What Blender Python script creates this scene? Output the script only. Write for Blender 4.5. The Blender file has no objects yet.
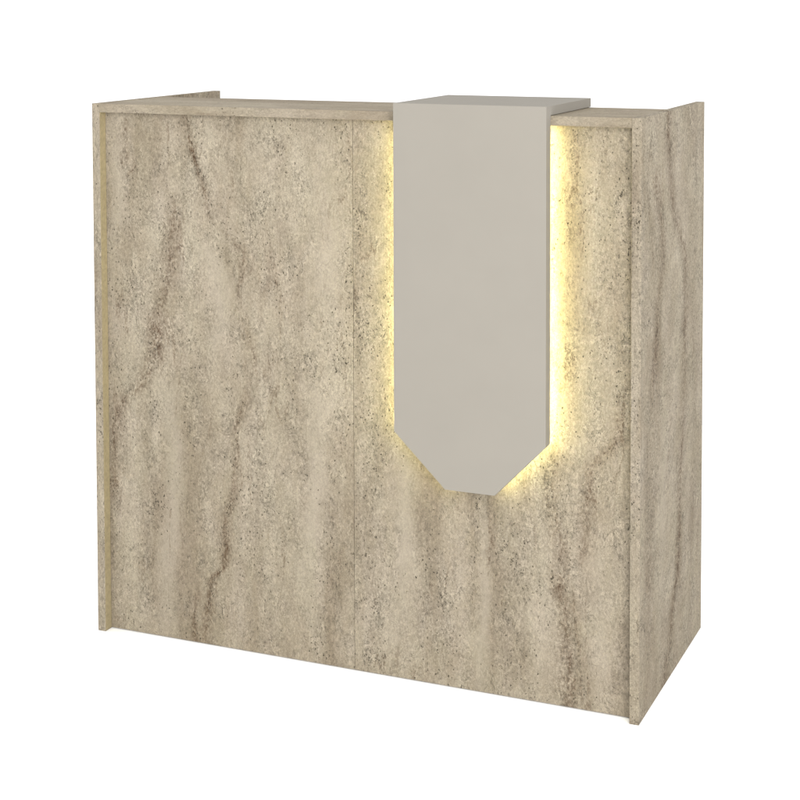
import bpy, bmesh, math, random
from mathutils import Matrix, Vector, Euler

random.seed(4)
scene = bpy.context.scene
C = scene.collection

# ------------------------------------------------------------------ camera
cam_d = bpy.data.cameras.new('camera')
cam = bpy.data.objects.new('camera', cam_d)
C.objects.link(cam)
FPX = 1622.0882                                   # focal length in pixels of an 800 px wide picture
cam_d.sensor_width = 36.0
cam_d.lens = 36.0 * FPX / 800.0
cam_d.shift_x = (400 - 409.7837) / 800.0
cam_d.shift_y = (82.2193 - 400) / 800.0
cam_d.clip_start = 0.05
cam_d.clip_end = 500.0
rot = (Matrix.Rotation(0.4013, 4, 'Z') @ Matrix.Rotation(1.5198, 4, 'X') @ Matrix.Rotation(-0.0023, 4, 'Z'))
cam.matrix_world = Matrix.Translation((1.9708, -2.9104, 1.363)) @ rot
scene.camera = cam

# ------------------------------------------------------------------ studio light
world = bpy.data.worlds.new('World')
scene.world = world
world.use_nodes = True
bg = world.node_tree.nodes['Background']
bg.inputs['Color'].default_value = (1.0, 1.0, 1.0, 1)
bg.inputs['Strength'].default_value = 1.45


def softbox(name, loc, target, size, watts, color=(1, 1, 1)):
    l = bpy.data.lights.new(name, 'AREA')
    l.shape = 'SQUARE'
    l.size = size
    l.energy = watts
    l.color = color
    o = bpy.data.objects.new(name, l)
    C.objects.link(o)
    o.location = loc
    o.rotation_euler = (Vector(target) - Vector(loc)).to_track_quat('-Z', 'Y').to_euler()
    return o


softbox('front_softbox', (4.2, -5.2, 2.2), (0.6, 0, 0.5), 3.0, 390)

vs = scene.view_settings
scene.display_settings.display_device = 'sRGB'
vs.view_transform = 'Standard'
vs.look = 'None'
vs.exposure = 0.0
vs.gamma = 1.0
vs.use_curve_mapping = False

# ------------------------------------------------------------------ sizes (metres)
W, H, D = 1.2, 1.1435, 0.5166        # desk width, height, depth of the side panels
T = 0.0186                           # board thickness
REC = 0.0225                         # the front panels sit this far behind the side panels' front edge
TOP_D = 0.2625                       # depth of the counter board
SEAM = 0.6017
Z0 = 0.0018
ACC_X0, ACC_X1 = 0.7117, 1.0243      # accent panel
ACC_Y = -0.0271
ACC_ZC0, ACC_ZC1 = 0.5162, 0.5172
ACC_B0, ACC_B1, ACC_ZB = 0.8197, 0.9214, 0.4124

# vein maps in panel metres: kind (b brown, g grey, l pale), half width, strength, [(across, height, local strength)]
VEINS_LEFT = [
    ('b', 0.01, 1.0, [(0.218, 1.123, 0.7), (0.229, 1.062, 1), (0.245, 1.006, 0.8), (0.264, 0.950, 0.6), (0.277, 0.909, 0.45), (0.309, 0.881, 0.2), (0.337, 0.856, 0.5), (0.351, 0.794, 0.6), (0.339, 0.758, 0.3), (0.362, 0.668, 0.4), (0.374, 0.612, 0.15)]),
    ('b', 0.022, 1.0, [(0.197, 1.006, 0), (0.186, 0.919, 0.45), (0.182, 0.853, 0.6), (0.169, 0.767, 0.5), (0.147, 0.693, 0.6), (0.143, 0.650, 1), (0.134, 0.598, 0.8), (0.116, 0.560, 0.55), (0.099, 0.537, 0.6), (0.057, 0.504, 0.5), (0.039, 0.444, 0.45), (0.029, 0.375, 0.3), (0.027, 0.316, 0.5), (0.024, 0.260, 0)]),
    ('g', 0.022, 0.8, [(0.123, 0.543, 0), (0.112, 0.501, 0.8), (0.111, 0.436, 0.8), (0.127, 0.358, 0.7), (0.122, 0.283, 0.6), (0.111, 0.164, 0.9), (0.107, 0.098, 0.8), (0.104, 0.041, 0.2)]),
    ('g', 0.022, 0.7, [(0.281, 0.758, 0), (0.271, 0.688, 0.7), (0.258, 0.630, 0.5), (0.238, 0.575, 0.6), (0.240, 0.513, 0.6), (0.269, 0.445, 0.9), (0.256, 0.357, 0.7), (0.243, 0.287, 0.2)]),
    ('b', 0.010, 0.8, [(0.360, 0.565, 0.1), (0.345, 0.502, 0.8), (0.333, 0.459, 0.5), (0.328, 0.359, 0.6), (0.315, 0.307, 0.7), (0.307, 0.256, 0.9), (0.302, 0.175, 1), (0.269, 0.143, 1), (0.260, 0.083, 1), (0.255, 0.031, 0.8)]),
    ('b', 0.009, 0.7, [(0.239, 0.158, 0), (0.228, 0.079, 0.8), (0.227, 0.014, 0.9)]),
    ('g', 0.018, 0.7, [(0.377, 0.619, 0.3), (0.374, 0.583, 0.7), (0.380, 0.457, 0.9), (0.388, 0.415, 0.9), (0.375, 0.314, 0.8), (0.390, 0.200, 0.4), (0.404, 0.117, 0.5), (0.407, 0.012, 0.3)]),
    ('g', 0.022, 0.8, [(0.458, 0.646, 0.2), (0.464, 0.591, 0.6), (0.463, 0.502, 0.9), (0.471, 0.451, 1), (0.493, 0.405, 0.8), (0.482, 0.348, 0.4), (0.456, 0.272, 0.4)]),
    ('g', 0.02, 0.8, [(0.555, 0.387, 0), (0.548, 0.366, 0.9), (0.543, 0.324, 0.8), (0.549, 0.223, 0.8), (0.560, 0.169, 0.9), (0.569, 0.110, 0.2)]),
    ('g', 0.02, 0.6, [(0.427, 1.056, 0.3), (0.419, 0.974, 0.3), (0.449, 0.893, 0.8), (0.460, 0.822, 0.7), (0.482, 0.751, 0.3), (0.481, 0.669, 0.3)]),
    ('b', 0.008, 0.5, [(0.396, 0.932, 0.0), (0.412, 0.881, 0.5), (0.409, 0.787, 0.5), (0.394, 0.745, 0.3), (0.385, 0.682, 0.0)]),
    ('g', 0.018, 0.8, [(0.287, 1.093, 0.2), (0.303, 1.052, 0.5), (0.329, 1.022, 0.9), (0.340, 0.970, 0.7), (0.358, 0.909, 0.3)]),
    ('g', 0.03, 0.5, [(0.117, 1.109, 0.2), (0.129, 1.067, 0.7), (0.153, 1.015, 0.8), (0.128, 0.961, 0.5), (0.152, 0.898, 0.1)]),
    ('l', 0.03, 1, [(0.249, 0.861, 0.3), (0.296, 0.801, 0.9), (0.300, 0.696, 1), (0.275, 0.631, 0.4)]),
    ('l', 0.032, 1, [(0.187, 0.560, 0.2), (0.172, 0.515, 0.9), (0.181, 0.409, 1), (0.174, 0.257, 1), (0.158, 0.125, 0.9), (0.161, -0.005, 0.4)]),
    ('l', 0.028, 1, [(0.508, 0.589, 0.2), (0.521, 0.528, 0.8), (0.512, 0.445, 0.8), (0.521, 0.363, 1), (0.502, 0.277, 1), (0.490, 0.192, 0.9), (0.501, 0.089, 0.4)]),
    ('l', 0.05, 0.8, [(0.529, 1.131, 0.6), (0.540, 1.000, 0.8), (0.546, 0.858, 1), (0.539, 0.755, 0.9), (0.527, 0.631, 0.3)]),
    ('l', 0.03, 0.6, [(0.424, 0.747, 0), (0.431, 0.665, 0.4), (0.416, 0.560, 0.4), (0.433, 0.373, 0.3), (0.431, 0.037, 0.2)]),
    ('l', 0.02, 0.8, [(0.035, 1.118, 0.6), (0.042, 1.022, 0.8), (0.048, 0.936, 1), (0.031, 0.806, 0.5), (0.044, 0.655, 0.6), (0.073, 0.571, 0.2)]),
]
VEINS_RIGHT = [
    ('g', 0.018, 1, [(0.623, 1.119, 0.4), (0.611, 0.962, 0.3), (0.613, 0.841, 0.5), (0.608, 0.760, 1), (0.612, 0.690, 1), (0.621, 0.619, 0.7), (0.620, 0.517, 0.5)]),
    ('g', 0.03, 0.7, [(0.644, 1.064, 0.4), (0.657, 0.924, 0.4), (0.650, 0.763, 0.3), (0.660, 0.562, 0.4), (0.655, 0.460, 0.8), (0.641, 0.356, 0.8), (0.637, 0.233, 1), (0.649, 0.132, 0.6), (0.658, -0.011, 0.3)]),
    ('b', 0.018, 0.72, [(1.029, 0.520, 0.2), (1.027, 0.455, 0.5), (1.015, 0.397, 0.5), (1.033, 0.343, 0.7), (1.041, 0.280, 0.7), (1.038, 0.236, 1), (1.053, 0.175, 1), (1.053, 0.119, 1), (1.053, 0.047, 0.9), (1.053, -0.004, 0.7)]),
    ('b', 0.014, 0.7, [(1.151, 0.551, 0.4), (1.137, 0.516, 0.7), (1.102, 0.477, 0.7), (1.091, 0.406, 0.8), (1.088, 0.335, 0.8), (1.077, 0.292, 0.5), (1.050, 0.250, 0.0)]),
    ('g', 0.03, 0.8, [(0.755, 0.380, 0), (0.753, 0.346, 0.9), (0.755, 0.307, 1), (0.768, 0.257, 1), (0.770, 0.191, 0.9), (0.756, 0.087, 0.3)]),
    ('g', 0.04, 0.8, [(0.925, 0.391, 0.3), (0.936, 0.313, 0.9), (0.932, 0.194, 0.9), (0.940, 0.096, 0.8), (0.915, -0.008, 0.5)]),
    ('l', 0.018, 1, [(0.878, 0.385, 0.4), (0.884, 0.266, 0.9), (0.880, 0.146, 1), (0.874, 0.025, 0.8), (0.874, -0.015, 0.3)]),
    ('l', 0.03, 1, [(0.699, 0.485, 0.2), (0.708, 0.425, 0.8), (0.712, 0.324, 1), (0.707, 0.222, 0.9), (0.698, 0.119, 0.5), (0.691, -0.005, 0.2)]),
    ('l', 0.025, 0.7, [(1.094, 1.136, 0.3), (1.107, 0.985, 0.8), (1.099, 0.871, 0.8), (1.115, 0.739, 0.5), (1.135, 0.607, 0.4)]),
    ('b', 0.014, 0.35, [(1.063, 1.139, 0.8), (1.069, 1.059, 0.9), (1.057, 1.002, 0.5), (1.064, 0.888, 0.3), (1.076, 0.736, 0.4), (1.060, 0.619, 0.3), (1.065, 0.523, 0)]),
    ('g', 0.022, 0.6, [(1.156, 1.119, 0.4), (1.160, 1.044, 0.9), (1.169, 0.951, 0.5), (1.161, 0.799, 0.6), (1.151, 0.647, 0.6), (1.145, 0.532, 0.3)]),
    ('l', 0.03, 0.6, [(1.007, 0.283, 0.2), (1.007, 0.205, 0.6), (1.002, 0.105, 0.7), (1.008, 0.007, 0.4)]),
    ('g', 0.02, 0.8, [(1.160, 0.304, 0.2), (1.166, 0.189, 0.6), (1.161, 0.111, 1), (1.157, 0.052, 0.9), (1.161, 0.010, 0.5)]),
    ('l', 0.03, 0.7, [(1.117, 0.298, 0.3), (1.117, 0.221, 0.7), (1.114, 0.123, 0.9), (1.122, 0.027, 0.5)]),
]
VEINS_SIDE = [
    ('b', 0.026, 0.75, [(0.198, 1.132, 1), (0.215, 1.060, 0.8), (0.234, 0.979, 0.7), (0.311, 0.881, 0.7), (0.353, 0.815, 0.9), (0.347, 0.690, 0.7), (0.346, 0.539, 0.5), (0.316, 0.393, 0.8), (0.303, 0.208, 1), (0.268, 0.151, 1), (0.236, 0.060, 0.8), (0.196, 0.025, 0.7)]),
    ('b', 0.026, 0.65, [(0.136, 1.054, 0), (0.147, 0.938, 0.8), (0.165, 0.844, 0.7), (0.135, 0.787, 0.7), (0.110, 0.671, 1), (0.085, 0.607, 0.7), (0.103, 0.459, 0.3), (0.076, 0.291, 0.4), (0.079, 0.174, 0)]),
    ('g', 0.03, 0.8, [(0.070, 0.602, 0), (0.049, 0.531, 0.6), (0.060, 0.374, 0.9), (0.063, 0.218, 0.8), (0.080, 0.115, 0.7)]),
    ('g', 0.03, 0.6, [(0.438, 1.110, 0.5), (0.452, 0.940, 0.6), (0.430, 0.732, 0.4), (0.446, 0.516, 0.6), (0.424, 0.307, 0.7), (0.413, 0.054, 0.6)]),
    ('l', 0.03, 0.8, [(0.179, 0.577, 0.2), (0.181, 0.477, 0.9), (0.168, 0.342, 0.9), (0.164, 0.183, 0.6), (0.128, 0.037, 0.3)]),
]


# ------------------------------------------------------------------ materials
class NT:
    """small helper to write node trees as expressions"""
    def __init__(self, name):
        self.m = bpy.data.materials.new(name)
        self.m.use_nodes = True
        self.t = self.m.node_tree
        self.bsdf = self.t.nodes['Principled BSDF']

    def n(self, kind, **kw):
        nd = self.t.nodes.new(kind)
        for k, v in kw.items():
            setattr(nd, k, v)
        return nd

    def put(self, sock, v):
        if isinstance(v, bpy.types.NodeSocket):
            self.t.links.new(v, sock)
        else:
            sock.default_value = v

    def math(self, op, a, b=0.0, c=0.0, clamp=False):
        nd = self.n('ShaderNodeMath', operation=op, use_clamp=clamp)
        self.put(nd.inputs[0], a)
        self.put(nd.inputs[1], b)
        if op in ('MULTIPLY_ADD', 'COMPARE', 'SMOOTH_MIN', 'SMOOTH_MAX'):
            self.put(nd.inputs[2], c)
        return nd.outputs[0]

    def ramp(self, v, lo, hi, a=0.0, b=1.0, smooth=False):
        nd = self.n('ShaderNodeMapRange', interpolation_type='SMOOTHSTEP' if smooth else 'LINEAR')
        nd.clamp = True
        self.put(nd.inputs['Value'], v)
        nd.inputs['From Min'].default_value = lo
        nd.inputs['From Max'].default_value = hi
        nd.inputs['To Min'].default_value = a
        nd.inputs['To Max'].default_value = b
        return nd.outputs[0]

    def vmul(self, v, s):
        nd = self.n('ShaderNodeVectorMath', operation='MULTIPLY')
        self.put(nd.inputs[0], v)
        nd.inputs[1].default_value = s
        return nd.outputs[0]

    def vadd(self, v, s):
        nd = self.n('ShaderNodeVectorMath', operation='ADD')
        self.put(nd.inputs[0], v)
        self.put(nd.inputs[1], s)
        return nd.outputs[0]

    def noise(self, vec, scale, detail=2.0, rough=0.5, dist=0.0, out='Fac', lac=2.0):
        nd = self.n('ShaderNodeTexNoise')
        self.put(nd.inputs['Vector'], vec)
        nd.inputs['Scale'].default_value = scale
        nd.inputs['Detail'].default_value = detail
        nd.inputs['Roughness'].default_value = rough
        nd.inputs['Lacunarity'].default_value = lac
        nd.inputs['Distortion'].default_value = dist
        return nd.outputs[out]

    def mix(self, f, a, b):
        nd = self.n('ShaderNodeMix', data_type='RGBA')
        self.put(nd.inputs[0], f)
        self.put(nd.inputs[6], a)
        self.put(nd.inputs[7], b)
        return nd.outputs[2]


STONE_LIGHT = (0.272, 0.238, 0.184, 1)
STONE_MID = (0.206, 0.173, 0.127, 1)
STONE_DARK = (0.150, 0.120, 0.084, 1)
STONE_BROWN = (0.078, 0.048, 0.028, 1)
STONE_GREY = (0.112, 0.091, 0.066, 1)
PIT = (0.020, 0.016, 0.011, 1)


def travertine(name, across='X', along='Z', offset=(0, 0, 0), veins=(), span=(0.0, 1.2), height=1.15, gain=1.0, fine_stretch=1.6, pit_lo=0.42, widen=1.0, contrast=1.0):
    """procedural travertine: grain runs along one axis, hand-placed veins at their places on the panel"""
    k = NT(name)
    tc = k.n('ShaderNodeTexCoord')
    sep = k.n('ShaderNodeSeparateXYZ')
    k.t.links.new(tc.outputs['Object'], sep.inputs[0])
    ax = {'X': 0, 'Y': 1, 'Z': 2}
    u0 = sep.outputs[ax[across]]
    v0 = sep.outputs[ax[along]]
    third = ({0, 1, 2} - {ax[across], ax[along]}).pop()
    w0 = sep.outputs[third]
    comb = k.n('ShaderNodeCombineXYZ')
    k.put(comb.inputs[0], u0)
    k.put(comb.inputs[1], w0)
    k.put(comb.inputs[2], v0)
    base = comb.outputs[0]                       # (across, thickness, along)
    P = k.vadd(k.vmul(base, (1.0 / widen, 1, 1)), offset)
    st = k.vmul(P, (1, 1, 0.16))                 # long streaks
    md = k.vmul(P, (1, 1, 0.42))
    fn = k.vmul(P, (1, 1, 1 / fine_stretch))

    # slow bands
    band = k.noise(st, 9.0, 4, 0.55, 0.35)
    band2 = k.noise(md, 26.0, 4, 0.6, 0.6)
    # sinuous flaky mottling and grain
    flake = k.noise(fn, 62.0, 5, 0.62, 1.4)
    grain = k.noise(fn, 230.0, 3, 0.65, 0.5)
    speck = k.noise(fn, 620.0, 1, 0.5, 0.0)
    # ridged contour lines of the mottling (little worm-shaped creases)
    ridge_src = k.noise(k.vmul(P, (1, 1, 0.62)), 42.0, 3, 0.6, 1.8)
    def crease(src, lvl, wd):
        # thin dark line along a contour of the noise with a pale lip beside it
        dd = k.math('SUBTRACT', src, lvl)
        dark = k.ramp(k.math('ABSOLUTE', dd), 0.0, wd, 1.0, 0.0)
        lip = k.ramp(k.math('ABSOLUTE', k.math('SUBTRACT', dd, wd * 2.0)), 0.0, wd * 1.6, 0.45, 0.0)
        return k.math('SUBTRACT', dark, lip)
    ridge2_src = k.noise(k.vadd(fn, (4.4, 2.2, 8.8)), 95.0, 3, 0.6, 1.2)
    gate1 = k.ramp(k.noise(k.vadd(fn, (1.4, 6.2, 0.8)), 30.0, 3, 0.6), 0.46, 0.60)
    gate2 = k.ramp(k.noise(k.vadd(fn, (9.4, 0.2, 3.8)), 24.0, 3, 0.6), 0.42, 0.62)
    ridge = k.math('ADD', k.math('MULTIPLY', crease(ridge_src, 0.5, 0.042), gate1),
                   k.math('MULTIPLY', crease(ridge2_src, 0.5, 0.085), gate2))

    # veins
    warp_lo = k.math('SUBTRACT', k.noise(md, 30.0, 3, 0.6, 0.0), 0.5)
    warp_hi = k.math('SUBTRACT', k.noise(fn, 130.0, 3, 0.65, 0.0), 0.5)
    warp = k.math('ADD', k.math('MULTIPLY', warp_lo, 0.030), k.math('MULTIPLY', warp_hi, 0.016))
    uw = k.math('ADD', u0, warp)
    zn = k.math('DIVIDE', v0, height)
    tot = {'b': None, 'g': None, 'l': None, 'core': None}
    cz = k.n('ShaderNodeCombineColor')
    for i in range(3):
        k.put(cz.inputs[i], zn)
    for kind, width, strength, pts in veins:
        cv = k.n('ShaderNodeRGBCurve')
        for ci, idx in ((0, 1), (1, 2)):
            c = cv.mapping.curves[ci]
            vals = sorted((p[1] / height, ((p[0] - span[0]) / (span[1] - span[0])) if idx == 1 else p[2] * 0.9) for p in pts)
            if idx == 1:
                full = [(0.0, vals[0][1])] + vals + [(1.0, vals[-1][1])]
            else:
                full = [(max(0.0, vals[0][0] - 0.03), 0 if vals[0][0] > 0.06 else vals[0][1])] + vals + \
                       [(min(1.0, vals[-1][0] + 0.03), 0 if vals[-1][0] < 0.94 else vals[-1][1])]
            clean = []
            for a, b in full:
                if not clean or a - clean[-1][0] > 0.004:
                    clean.append((a, b))
            c.points[0].location = clean[0]
            c.points[1].location = clean[-1]
            for a, b in clean[1:-1]:
                c.points.new(a, b)
            for p in c.points:
                p.handle_type = 'AUTO_CLAMPED'
        cv.mapping.extend = 'HORIZONTAL'
        cv.mapping.update()
        k.put(cv.inputs['Color'], cz.outputs[0])
        sc = k.n('ShaderNodeSeparateColor')
        k.put(sc.inputs[0], cv.outputs[0])
        x = k.math('MULTIPLY_ADD', sc.outputs[0], span[1] - span[0], span[0])
        d = k.math('ABSOLUTE', k.math('SUBTRACT', uw, x))
        s = k.math('MULTIPLY', sc.outputs[1], strength / 0.9)
        wide = k.ramp(d, 0.0, width * (1.8 if kind == 'b' else 1.35), 1.0, 0.0, True)
        wide = k.math('MULTIPLY', wide, s)
        tot[kind] = wide if tot[kind] is None else k.math('MAXIMUM', tot[kind], wide)
        if kind == 'b':
            core = k.math('MULTIPLY', k.ramp(d, 0.0, width * 0.45, 1.0, 0.0), s)
            tot['core'] = core if tot['core'] is None else k.math('MAXIMUM', tot['core'], core)

    def T_(key):
        return tot[key] if tot[key] is not None else 0.0

    # ---- colour
    col = k.mix(k.ramp(k.math('ADD', k.math('MULTIPLY', band, 0.6), k.math('MULTIPLY', band2, 0.4)), 0.40, 0.62), STONE_MID, STONE_LIGHT)
    col = k.mix(k.ramp(band, 0.44, 0.30, 0.0, 0.45), col, STONE_DARK)
    smooth = k.math('MULTIPLY', T_('l'), 0.75) if tot['l'] is not None else 0.0
    col = k.mix(smooth, col, STONE_LIGHT)
    patch = k.ramp(flake, 0.36, 0.62)
    vg = k.math('MULTIPLY', T_('g'), k.ramp(k.math('ADD', k.math('MULTIPLY', flake, 0.6), k.math('MULTIPLY', grain, 0.4)), 0.60, 0.40, 0.22, 0.95))
    col = k.mix(k.math('MULTIPLY', vg, 0.64), col, STONE_GREY)
    vb = k.math('MULTIPLY', k.math('MULTIPLY', T_('b'), k.ramp(k.noise(k.vadd(md, (5.5, 0.3, 2.7)), 34.0, 3, 0.6), 0.36, 0.54, 0.72, 1.0)), k.ramp(k.math('ADD', k.math('MULTIPLY', flake, 0.5), k.math('MULTIPLY', grain, 0.5)), 0.62, 0.42, 0.15, 0.95))
    col = k.mix(k.math('MULTIPLY', vb, 0.95), col, STONE_BROWN)
    vc = k.math('MULTIPLY', k.math('MULTIPLY', T_('core'), k.ramp(k.noise(k.vadd(md, (5.5, 0.3, 2.7)), 34.0, 3, 0.6), 0.38, 0.54, 0.40, 1.0)), k.ramp(k.math('ADD', k.math('MULTIPLY', flake, 0.4), k.math('MULTIPLY', grain, 0.6)), 0.56, 0.42, 0.0, 1.0))
    col = k.mix(k.math('MULTIPLY', vc, 0.85), col, STONE_BROWN)

    # fine broken brown threads that follow the grain
    thr = k.noise(k.vadd(k.vadd(st, (0.0, 0.0, 5.0)), k.vmul(k.noise(md, 60.0, 3, 0.6, 0.0, 'Color'), (0.012, 0.0, 0.0))), 17.0, 3, 0.55, 0.4)
    thr_line = k.ramp(k.math('ABSOLUTE', k.math('SUBTRACT', thr, 0.5)), 0.0, 0.030, 1.0, 0.0)
    thr_gate = k.ramp(k.noise(k.vadd(md, (2.1, 6.3, 4.9)), 15.0, 4, 0.65), 0.50, 0.64)
    thr_break = k.ramp(grain, 0.58, 0.42, 0.1, 1.0)
    col = k.mix(k.math('MULTIPLY', k.math('MULTIPLY', thr_line, thr_gate), k.math('MULTIPLY', thr_break, 0.62 * contrast)), col, STONE_BROWN)

    # ---- multiplicative mottling, calmer where the stone is smooth and pale
    calm = k.math('SUBTRACT', 1.0, k.math('MULTIPLY', T_('l'), 0.55))
    m1 = k.math('MULTIPLY', k.math('SUBTRACT', flake, 0.5), 0.48)
    m2 = k.math('MULTIPLY', k.math('SUBTRACT', grain, 0.5), 1.02)
    m3 = k.math('MULTIPLY', k.math('SUBTRACT', speck, 0.5), 0.7)
    mm = k.math('ADD', k.math('ADD', m1, m2), m3)
    rg = k.math('MULTIPLY', k.math('MULTIPLY', ridge, k.ramp(band2, 0.36, 0.56, 0.35, 1.0)), -0.36)
    mm = k.math('ADD', mm, rg)
    # crisp dark crumbs and pale grains
    crumb = k.noise(k.vadd(fn, (2.2, 7.7, 5.5)), 330.0, 2, 0.6, 0.3)
    crumb_gate = k.ramp(k.noise(k.vadd(fn, (8.2, 1.7, 2.5)), 38.0, 3, 0.6), 0.46, 0.64, 0.0, 1.0)
    mm = k.math('ADD', mm, k.math('MULTIPLY', k.math('MULTIPLY', k.ramp(crumb, 0.40, 0.31), crumb_gate), -0.42))
    mm = k.math('ADD', mm, k.math('MULTIPLY', k.ramp(crumb, 0.58, 0.68), 0.22))
    mm = k.math('MULTIPLY_ADD', mm, k.math('MULTIPLY', calm, contrast), 1.0)
    mm = k.math('MULTIPLY', mm, gain)
    sc2 = k.n('ShaderNodeVectorMath', operation='SCALE')
    k.put(sc2.inputs[0], col)
    k.put(sc2.inputs['Scale'], mm)
    col = sc2.outputs[0]
    # faint ochre and rose tints
    tint = k.noise(k.vadd(md, (7.1, 3.3, 1.9)), 18.0, 3, 0.6, 0.5)
    tn = k.mix(k.ramp(tint, 0.35, 0.65), (1.0, 0.999, 0.965, 1), (1.004, 0.990, 0.985, 1))
    mt = k.n('ShaderNodeVectorMath', operation='MULTIPLY')
    k.put(mt.inputs[0], col)
    k.put(mt.inputs[1], tn)
    col = mt.outputs[0]

    # ---- pits: small ones everywhere in clusters, larger ones near veins
    def pits(scale, cluster, lo, hi, rmin, rmax, seed):
        q = k.vadd(k.vmul(P, (1, 1, 0.7)), (seed, seed * 0.7, -seed))
        wv = k.noise(q, scale * 1.5, 3, 0.65, 0.0, 'Color')
        wn = k.n('ShaderNodeVectorMath', operation='SCALE')
        k.put(wn.inputs[0], wv)
        wn.inputs['Scale'].default_value = 2.2 / scale
        q = k.vadd(q, wn.outputs[0])
        vo = k.n('ShaderNodeTexVoronoi', feature='F1')
        k.put(vo.inputs['Vector'], q)
        vo.inputs['Scale'].default_value = scale
        sp = k.n('ShaderNodeSeparateColor')
        k.put(sp.inputs[0], vo.outputs['Color'])
        gate = k.math('MULTIPLY', k.ramp(cluster, lo, hi), 1.0)
        keep = k.math('LESS_THAN', sp.outputs[0], gate)
        rad = k.ramp(sp.outputs[1], 0.0, 1.0, rmin, rmax)
        inside = k.ramp(k.math('SUBTRACT', rad, vo.outputs['Distance']), 0.0, 0.09)
        return k.math('MULTIPLY', inside, keep)

    vv = k.math('ADD', k.math('MULTIPLY', T_('b'), 0.16), k.math('MULTIPLY', T_('g'), 0.09)) if (tot['b'] is not None or tot['g'] is not None) else 0.0
    cl = k.math('ADD', k.noise(k.vadd(md, (3.7, 1.1, 5.2)), 13.0, 3, 0.6, 0.4), vv)
    if tot['l'] is not None:
        cl = k.math('SUBTRACT', cl, k.math('MULTIPLY', T_('l'), 0.06))
    p_small = pits(290.0, cl, pit_lo + 0.04, pit_lo + 0.62, 0.16, 0.46, 3.1)
    p_mid = pits(135.0, cl, pit_lo + 0.15, pit_lo + 1.10, 0.10, 0.38, 8.7)
    p_big = pits(60.0, cl, 0.66, 2.0, 0.10, 0.27, 1.4)
    pm = k.math('MAXIMUM', k.math('MULTIPLY', p_small, 0.85), k.math('MAXIMUM', k.math('MULTIPLY', p_mid, 0.85), p_big))
    col = k.mix(pm, col, PIT)

    k.put(k.bsdf.inputs['Base Color'], col)
    k.bsdf.inputs['Roughness'].default_value = 0.8
    k.bsdf.inputs['Specular IOR Level'].default_value = 0.08
    bp = k.n('ShaderNodeBump')
    bp.inputs['Strength'].default_value = 0.25
    bp.inputs['Distance'].default_value = 0.0006
    k.put(bp.inputs['Height'], k.math('SUBTRACT', k.math('ADD', flake, k.math('MULTIPLY', grain, 0.6)), pm))
    k.put(k.bsdf.inputs['Normal'], bp.outputs[0])
    return k.m


def plain(name, color, rough, mottling=0.0, scale=20.0, spec=0.3):
    k = NT(name)
    tc = k.n('ShaderNodeTexCoord')
    f = k.noise(tc.outputs['Object'], scale, 4, 0.55)
    dark = tuple(c * (1 - mottling) for c in color) + (1,)
    lite = tuple(c * (1 + mottling) for c in color) + (1,)
    k.put(k.bsdf.inputs['Base Color'], k.mix(k.ramp(f, 0.3, 0.7), dark, lite))
    k.bsdf.inputs['Roughness'].default_value = rough
    k.bsdf.inputs['Specular IOR Level'].default_value = spec
    return k.m


def emitter(name, color, strength):
    k = NT(name)
    k.bsdf.inputs['Base Color'].default_value = (*color, 1)
    k.bsdf.inputs['Emission Color'].default_value = (*color, 1)
    k.bsdf.inputs['Emission Strength'].default_value = strength
    return k.m


# ------------------------------------------------------------------ mesh helpers
def add_box(bm, x0, x1, y0, y1, z0, z1, mi=0):
    v = [bm.verts.new(p) for p in ((x0, y0, z0), (x1, y0, z0), (x1, y1, z0), (x0, y1, z0),
                                   (x0, y0, z1), (x1, y0, z1), (x1, y1, z1), (x0, y1, z1))]
    for q in ((0, 3, 2, 1), (4, 5, 6, 7), (0, 1, 5, 4), (1, 2, 6, 5), (2, 3, 7, 6), (3, 0, 4, 7)):
        f = bm.faces.new([v[i] for i in q])
        f.material_index = mi


def add_prism(bm, outline, y0, y1, mi=0):
    """outline: (x, z) points counter-clockwise seen from the front"""
    a = [bm.verts.new((x, y0, z)) for x, z in outline]
    b = [bm.verts.new((x, y1, z)) for x, z in outline]
    n = len(outline)
    bm.faces.new(a).material_index = mi
    bm.faces.new(b[::-1]).material_index = mi
    for i in range(n):
        j = (i + 1) % n
        bm.faces.new((a[j], a[i], b[i], b[j])).material_index = mi


def obj(name, bm, mats, parent=None, bevel=0.0):
    bmesh.ops.recalc_face_normals(bm, faces=bm.faces)
    me = bpy.data.meshes.new(name)
    bm.to_mesh(me)
    bm.free()
    for m in (mats if isinstance(mats, (list, tuple)) else [mats]):
        me.materials.append(m)
    o = bpy.data.objects.new(name, me)
    C.objects.link(o)
    if parent:
        o.parent = parent
    if bevel:
        b = o.modifiers.new('bevel', 'BEVEL')
        b.width = bevel
        b.segments = 2
        b.limit_method = 'ANGLE'
    return o


# ------------------------------------------------------------------ setting: white studio floor
bm = bmesh.new()
s = 120.0
vsq = [bm.verts.new(p) for p in ((-s, -s, 0), (s, -s, 0), (s, s, 0), (-s, s, 0))]
bm.faces.new(vsq)
floor = obj('floor', bm, plain('white studio sweep', (0.94, 0.94, 0.94), 0.9, 0.0, 1.0, 0.0))
floor['kind'] = 'structure'

# ------------------------------------------------------------------ the reception desk
desk = bpy.data.objects.new('reception_desk', None)
C.objects.link(desk)
desk.location = (0, 0, 0)
desk['label'] = 'travertine patterned reception desk with a glowing grey accent panel on its front'
desk['category'] = 'reception desk'

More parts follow.
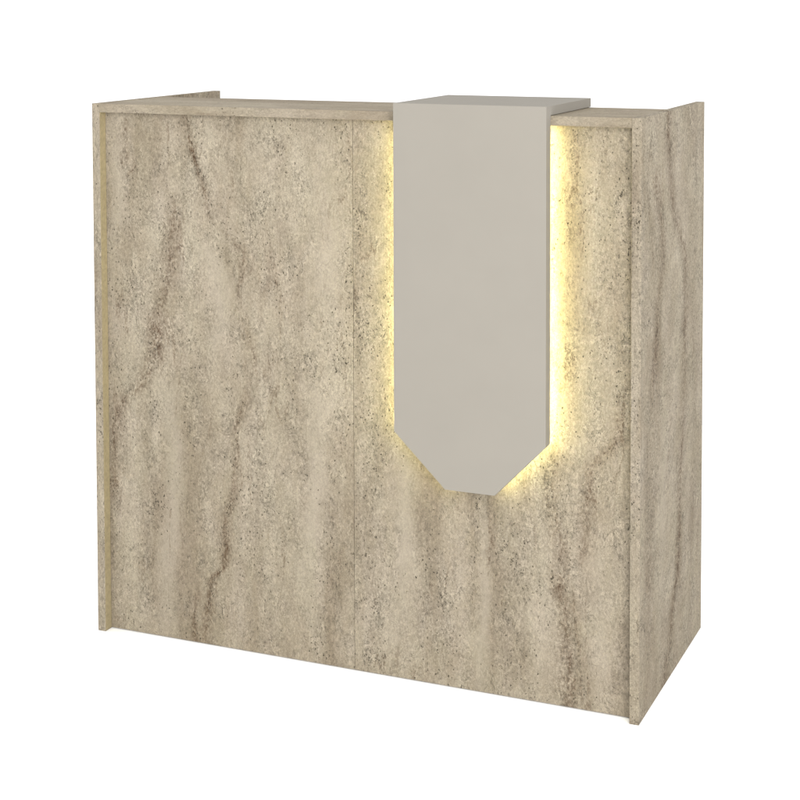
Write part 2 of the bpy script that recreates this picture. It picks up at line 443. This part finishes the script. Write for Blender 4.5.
m_side = travertine('travertine side', 'Y', 'Z', (3.1, 0.4, 0.7), VEINS_SIDE, (0.0, 0.55), 1.15, 0.95, 1.45, 0.38, 1.7)
m_sideL = travertine('travertine far side', 'Y', 'Z', (5.6, 2.4, 3.7), (), (0.0, 0.55), 1.15, 0.97, 2.4)
m_left = travertine('travertine front left', 'X', 'Z', (0.3, 0.1, 0.2), VEINS_LEFT, (0.0, 1.2), 1.15)
m_right = travertine('travertine front right', 'X', 'Z', (6.3, 1.1, 4.2), VEINS_RIGHT, (0.0, 1.2), 1.15)
m_top = travertine('travertine counter', 'Y', 'X', (9.3, 2.1, 1.2), (), (0.0, 0.3), 1.15, 1.0, 1.8, 0.50, 1.0, 0.55)
m_acc = plain('warm grey matt lacquer', (0.230, 0.213, 0.184), 0.75, 0.014, 11.0, 0.08)
m_tan = plain('tan inner strip', (0.262, 0.216, 0.130), 0.7, 0.14, 140.0, 0.2)

bm = bmesh.new()
add_box(bm, 0, T, 0, D, 0, H)
sp = obj('side_panel', bm, [m_sideL, m_tan], desk, 0.0006)
sp['label'] = 'left side panel with a tan strip on its inner face'
# thin overlay colouring the inner face tan, in front of the recessed front panel
bm = bmesh.new()
add_box(bm, T + 0.0001, T + 0.0005, 0.0006, REC - 0.0004, Z0, H - T - 0.0006)
obj('tan_strip', bm, m_tan, sp)

bm = bmesh.new()
add_box(bm, W - T, W, 0, D, 0, H)
obj('side_panel', bm, m_side, desk, 0.0006)

bm = bmesh.new()
add_box(bm, T + 0.0002, W - T - 0.0002, 0.0004, TOP_D, H - T, H - 0.0003)
obj('counter_top', bm, m_top, desk, 0.0005)

bm = bmesh.new()
add_box(bm, T + 0.0002, SEAM - 0.0004, REC, REC + T, Z0, H - T - 0.0002)
obj('front_panel', bm, m_left, desk, 0.0004)
bm = bmesh.new()
add_box(bm, SEAM + 0.0003, W - T - 0.0002, REC, REC + T, Z0, H - T - 0.0002)
obj('front_panel', bm, m_right, desk, 0.0004)

# accent: a hanging panel with a chamfered foot, and the cap it turns into over the counter
bm = bmesh.new()
add_prism(bm, [(ACC_X0, ACC_ZC0), (ACC_B0, ACC_ZB), (ACC_B1, ACC_ZB), (ACC_X1, ACC_ZC1), (ACC_X1, H + T), (ACC_X0, H + T)], ACC_Y, -0.0006)
acc = obj('accent_panel', bm, m_acc, desk, 0.0005)
acc['label'] = 'warm grey accent panel with a chamfered lower end'
bm = bmesh.new()
add_box(bm, ACC_X0, ACC_X1, -0.0004, TOP_D, H + 0.0006, H + T)
obj('accent_cap', bm, m_acc, desk, 0.0005)

# ------------------------------------------------------------------ LED tape behind the accent panel's edge
m_tape = plain('led tape', (0.30, 0.36, 0.48), 0.4, 0.02)
LED = (1.0, 0.93, 0.42)
m_led = emitter('led diodes', LED, 225.0)
m_led_soft = emitter('led diodes of the sloped runs', LED, 120.0)


def led_run(p0, p1, inset, strength_mat):
    """tape standing on edge between accent and front panel, diodes facing outward from the run p0->p1 (outside on the right)"""
    a, b = Vector((p0[0], 0, p0[1])), Vector((p1[0], 0, p1[1]))
    d = (b - a)
    L = d.length
    d.normalize()
    nrm = Vector((d.z, 0, -d.x))            # outward, to the right of the run
    bm = bmesh.new()

    def slab(s0, s1, n0, n1, y0, y1, mi):
        v = []
        for nn in (n0, n1):
            for s_, y_ in ((s0, y0), (s1, y0), (s1, y1), (s0, y1)):
                q = a + d * s_ + nrm * (nn - inset)
                v.append(bm.verts.new((q.x, y_, q.z)))
        for q in ((0, 1, 2, 3), (7, 6, 5, 4), (0, 4, 5, 1), (1, 5, 6, 2), (2, 6, 7, 3), (3, 7, 4, 0)):
            bm.faces.new([v[i] for i in q]).material_index = mi
    slab(0.004, L - 0.004, -0.0016, 0.0, 0.002, 0.012, 0)
    n = int(L / 0.0165)
    for i in range(n):
        s_ = (i + 0.5) * L / n
        slab(s_ - 0.0035, s_ + 0.0035, 0.0001, 0.0016, 0.0045, 0.0095, 1)
    return obj('led_strip', bm, [m_tape, strength_mat], desk)


zt = H - T - 0.006
led_run((ACC_X1, ACC_ZC1), (ACC_X1, zt), 0.0115, m_led)
led_run((ACC_X0, zt), (ACC_X0, ACC_ZC0), 0.0105, m_led)
led_run((ACC_B1, ACC_ZB), (ACC_X1, ACC_ZC1), 0.012, m_led_soft)
led_run((ACC_X0, ACC_ZC0), (ACC_B0, ACC_ZB), 0.012, m_led_soft)
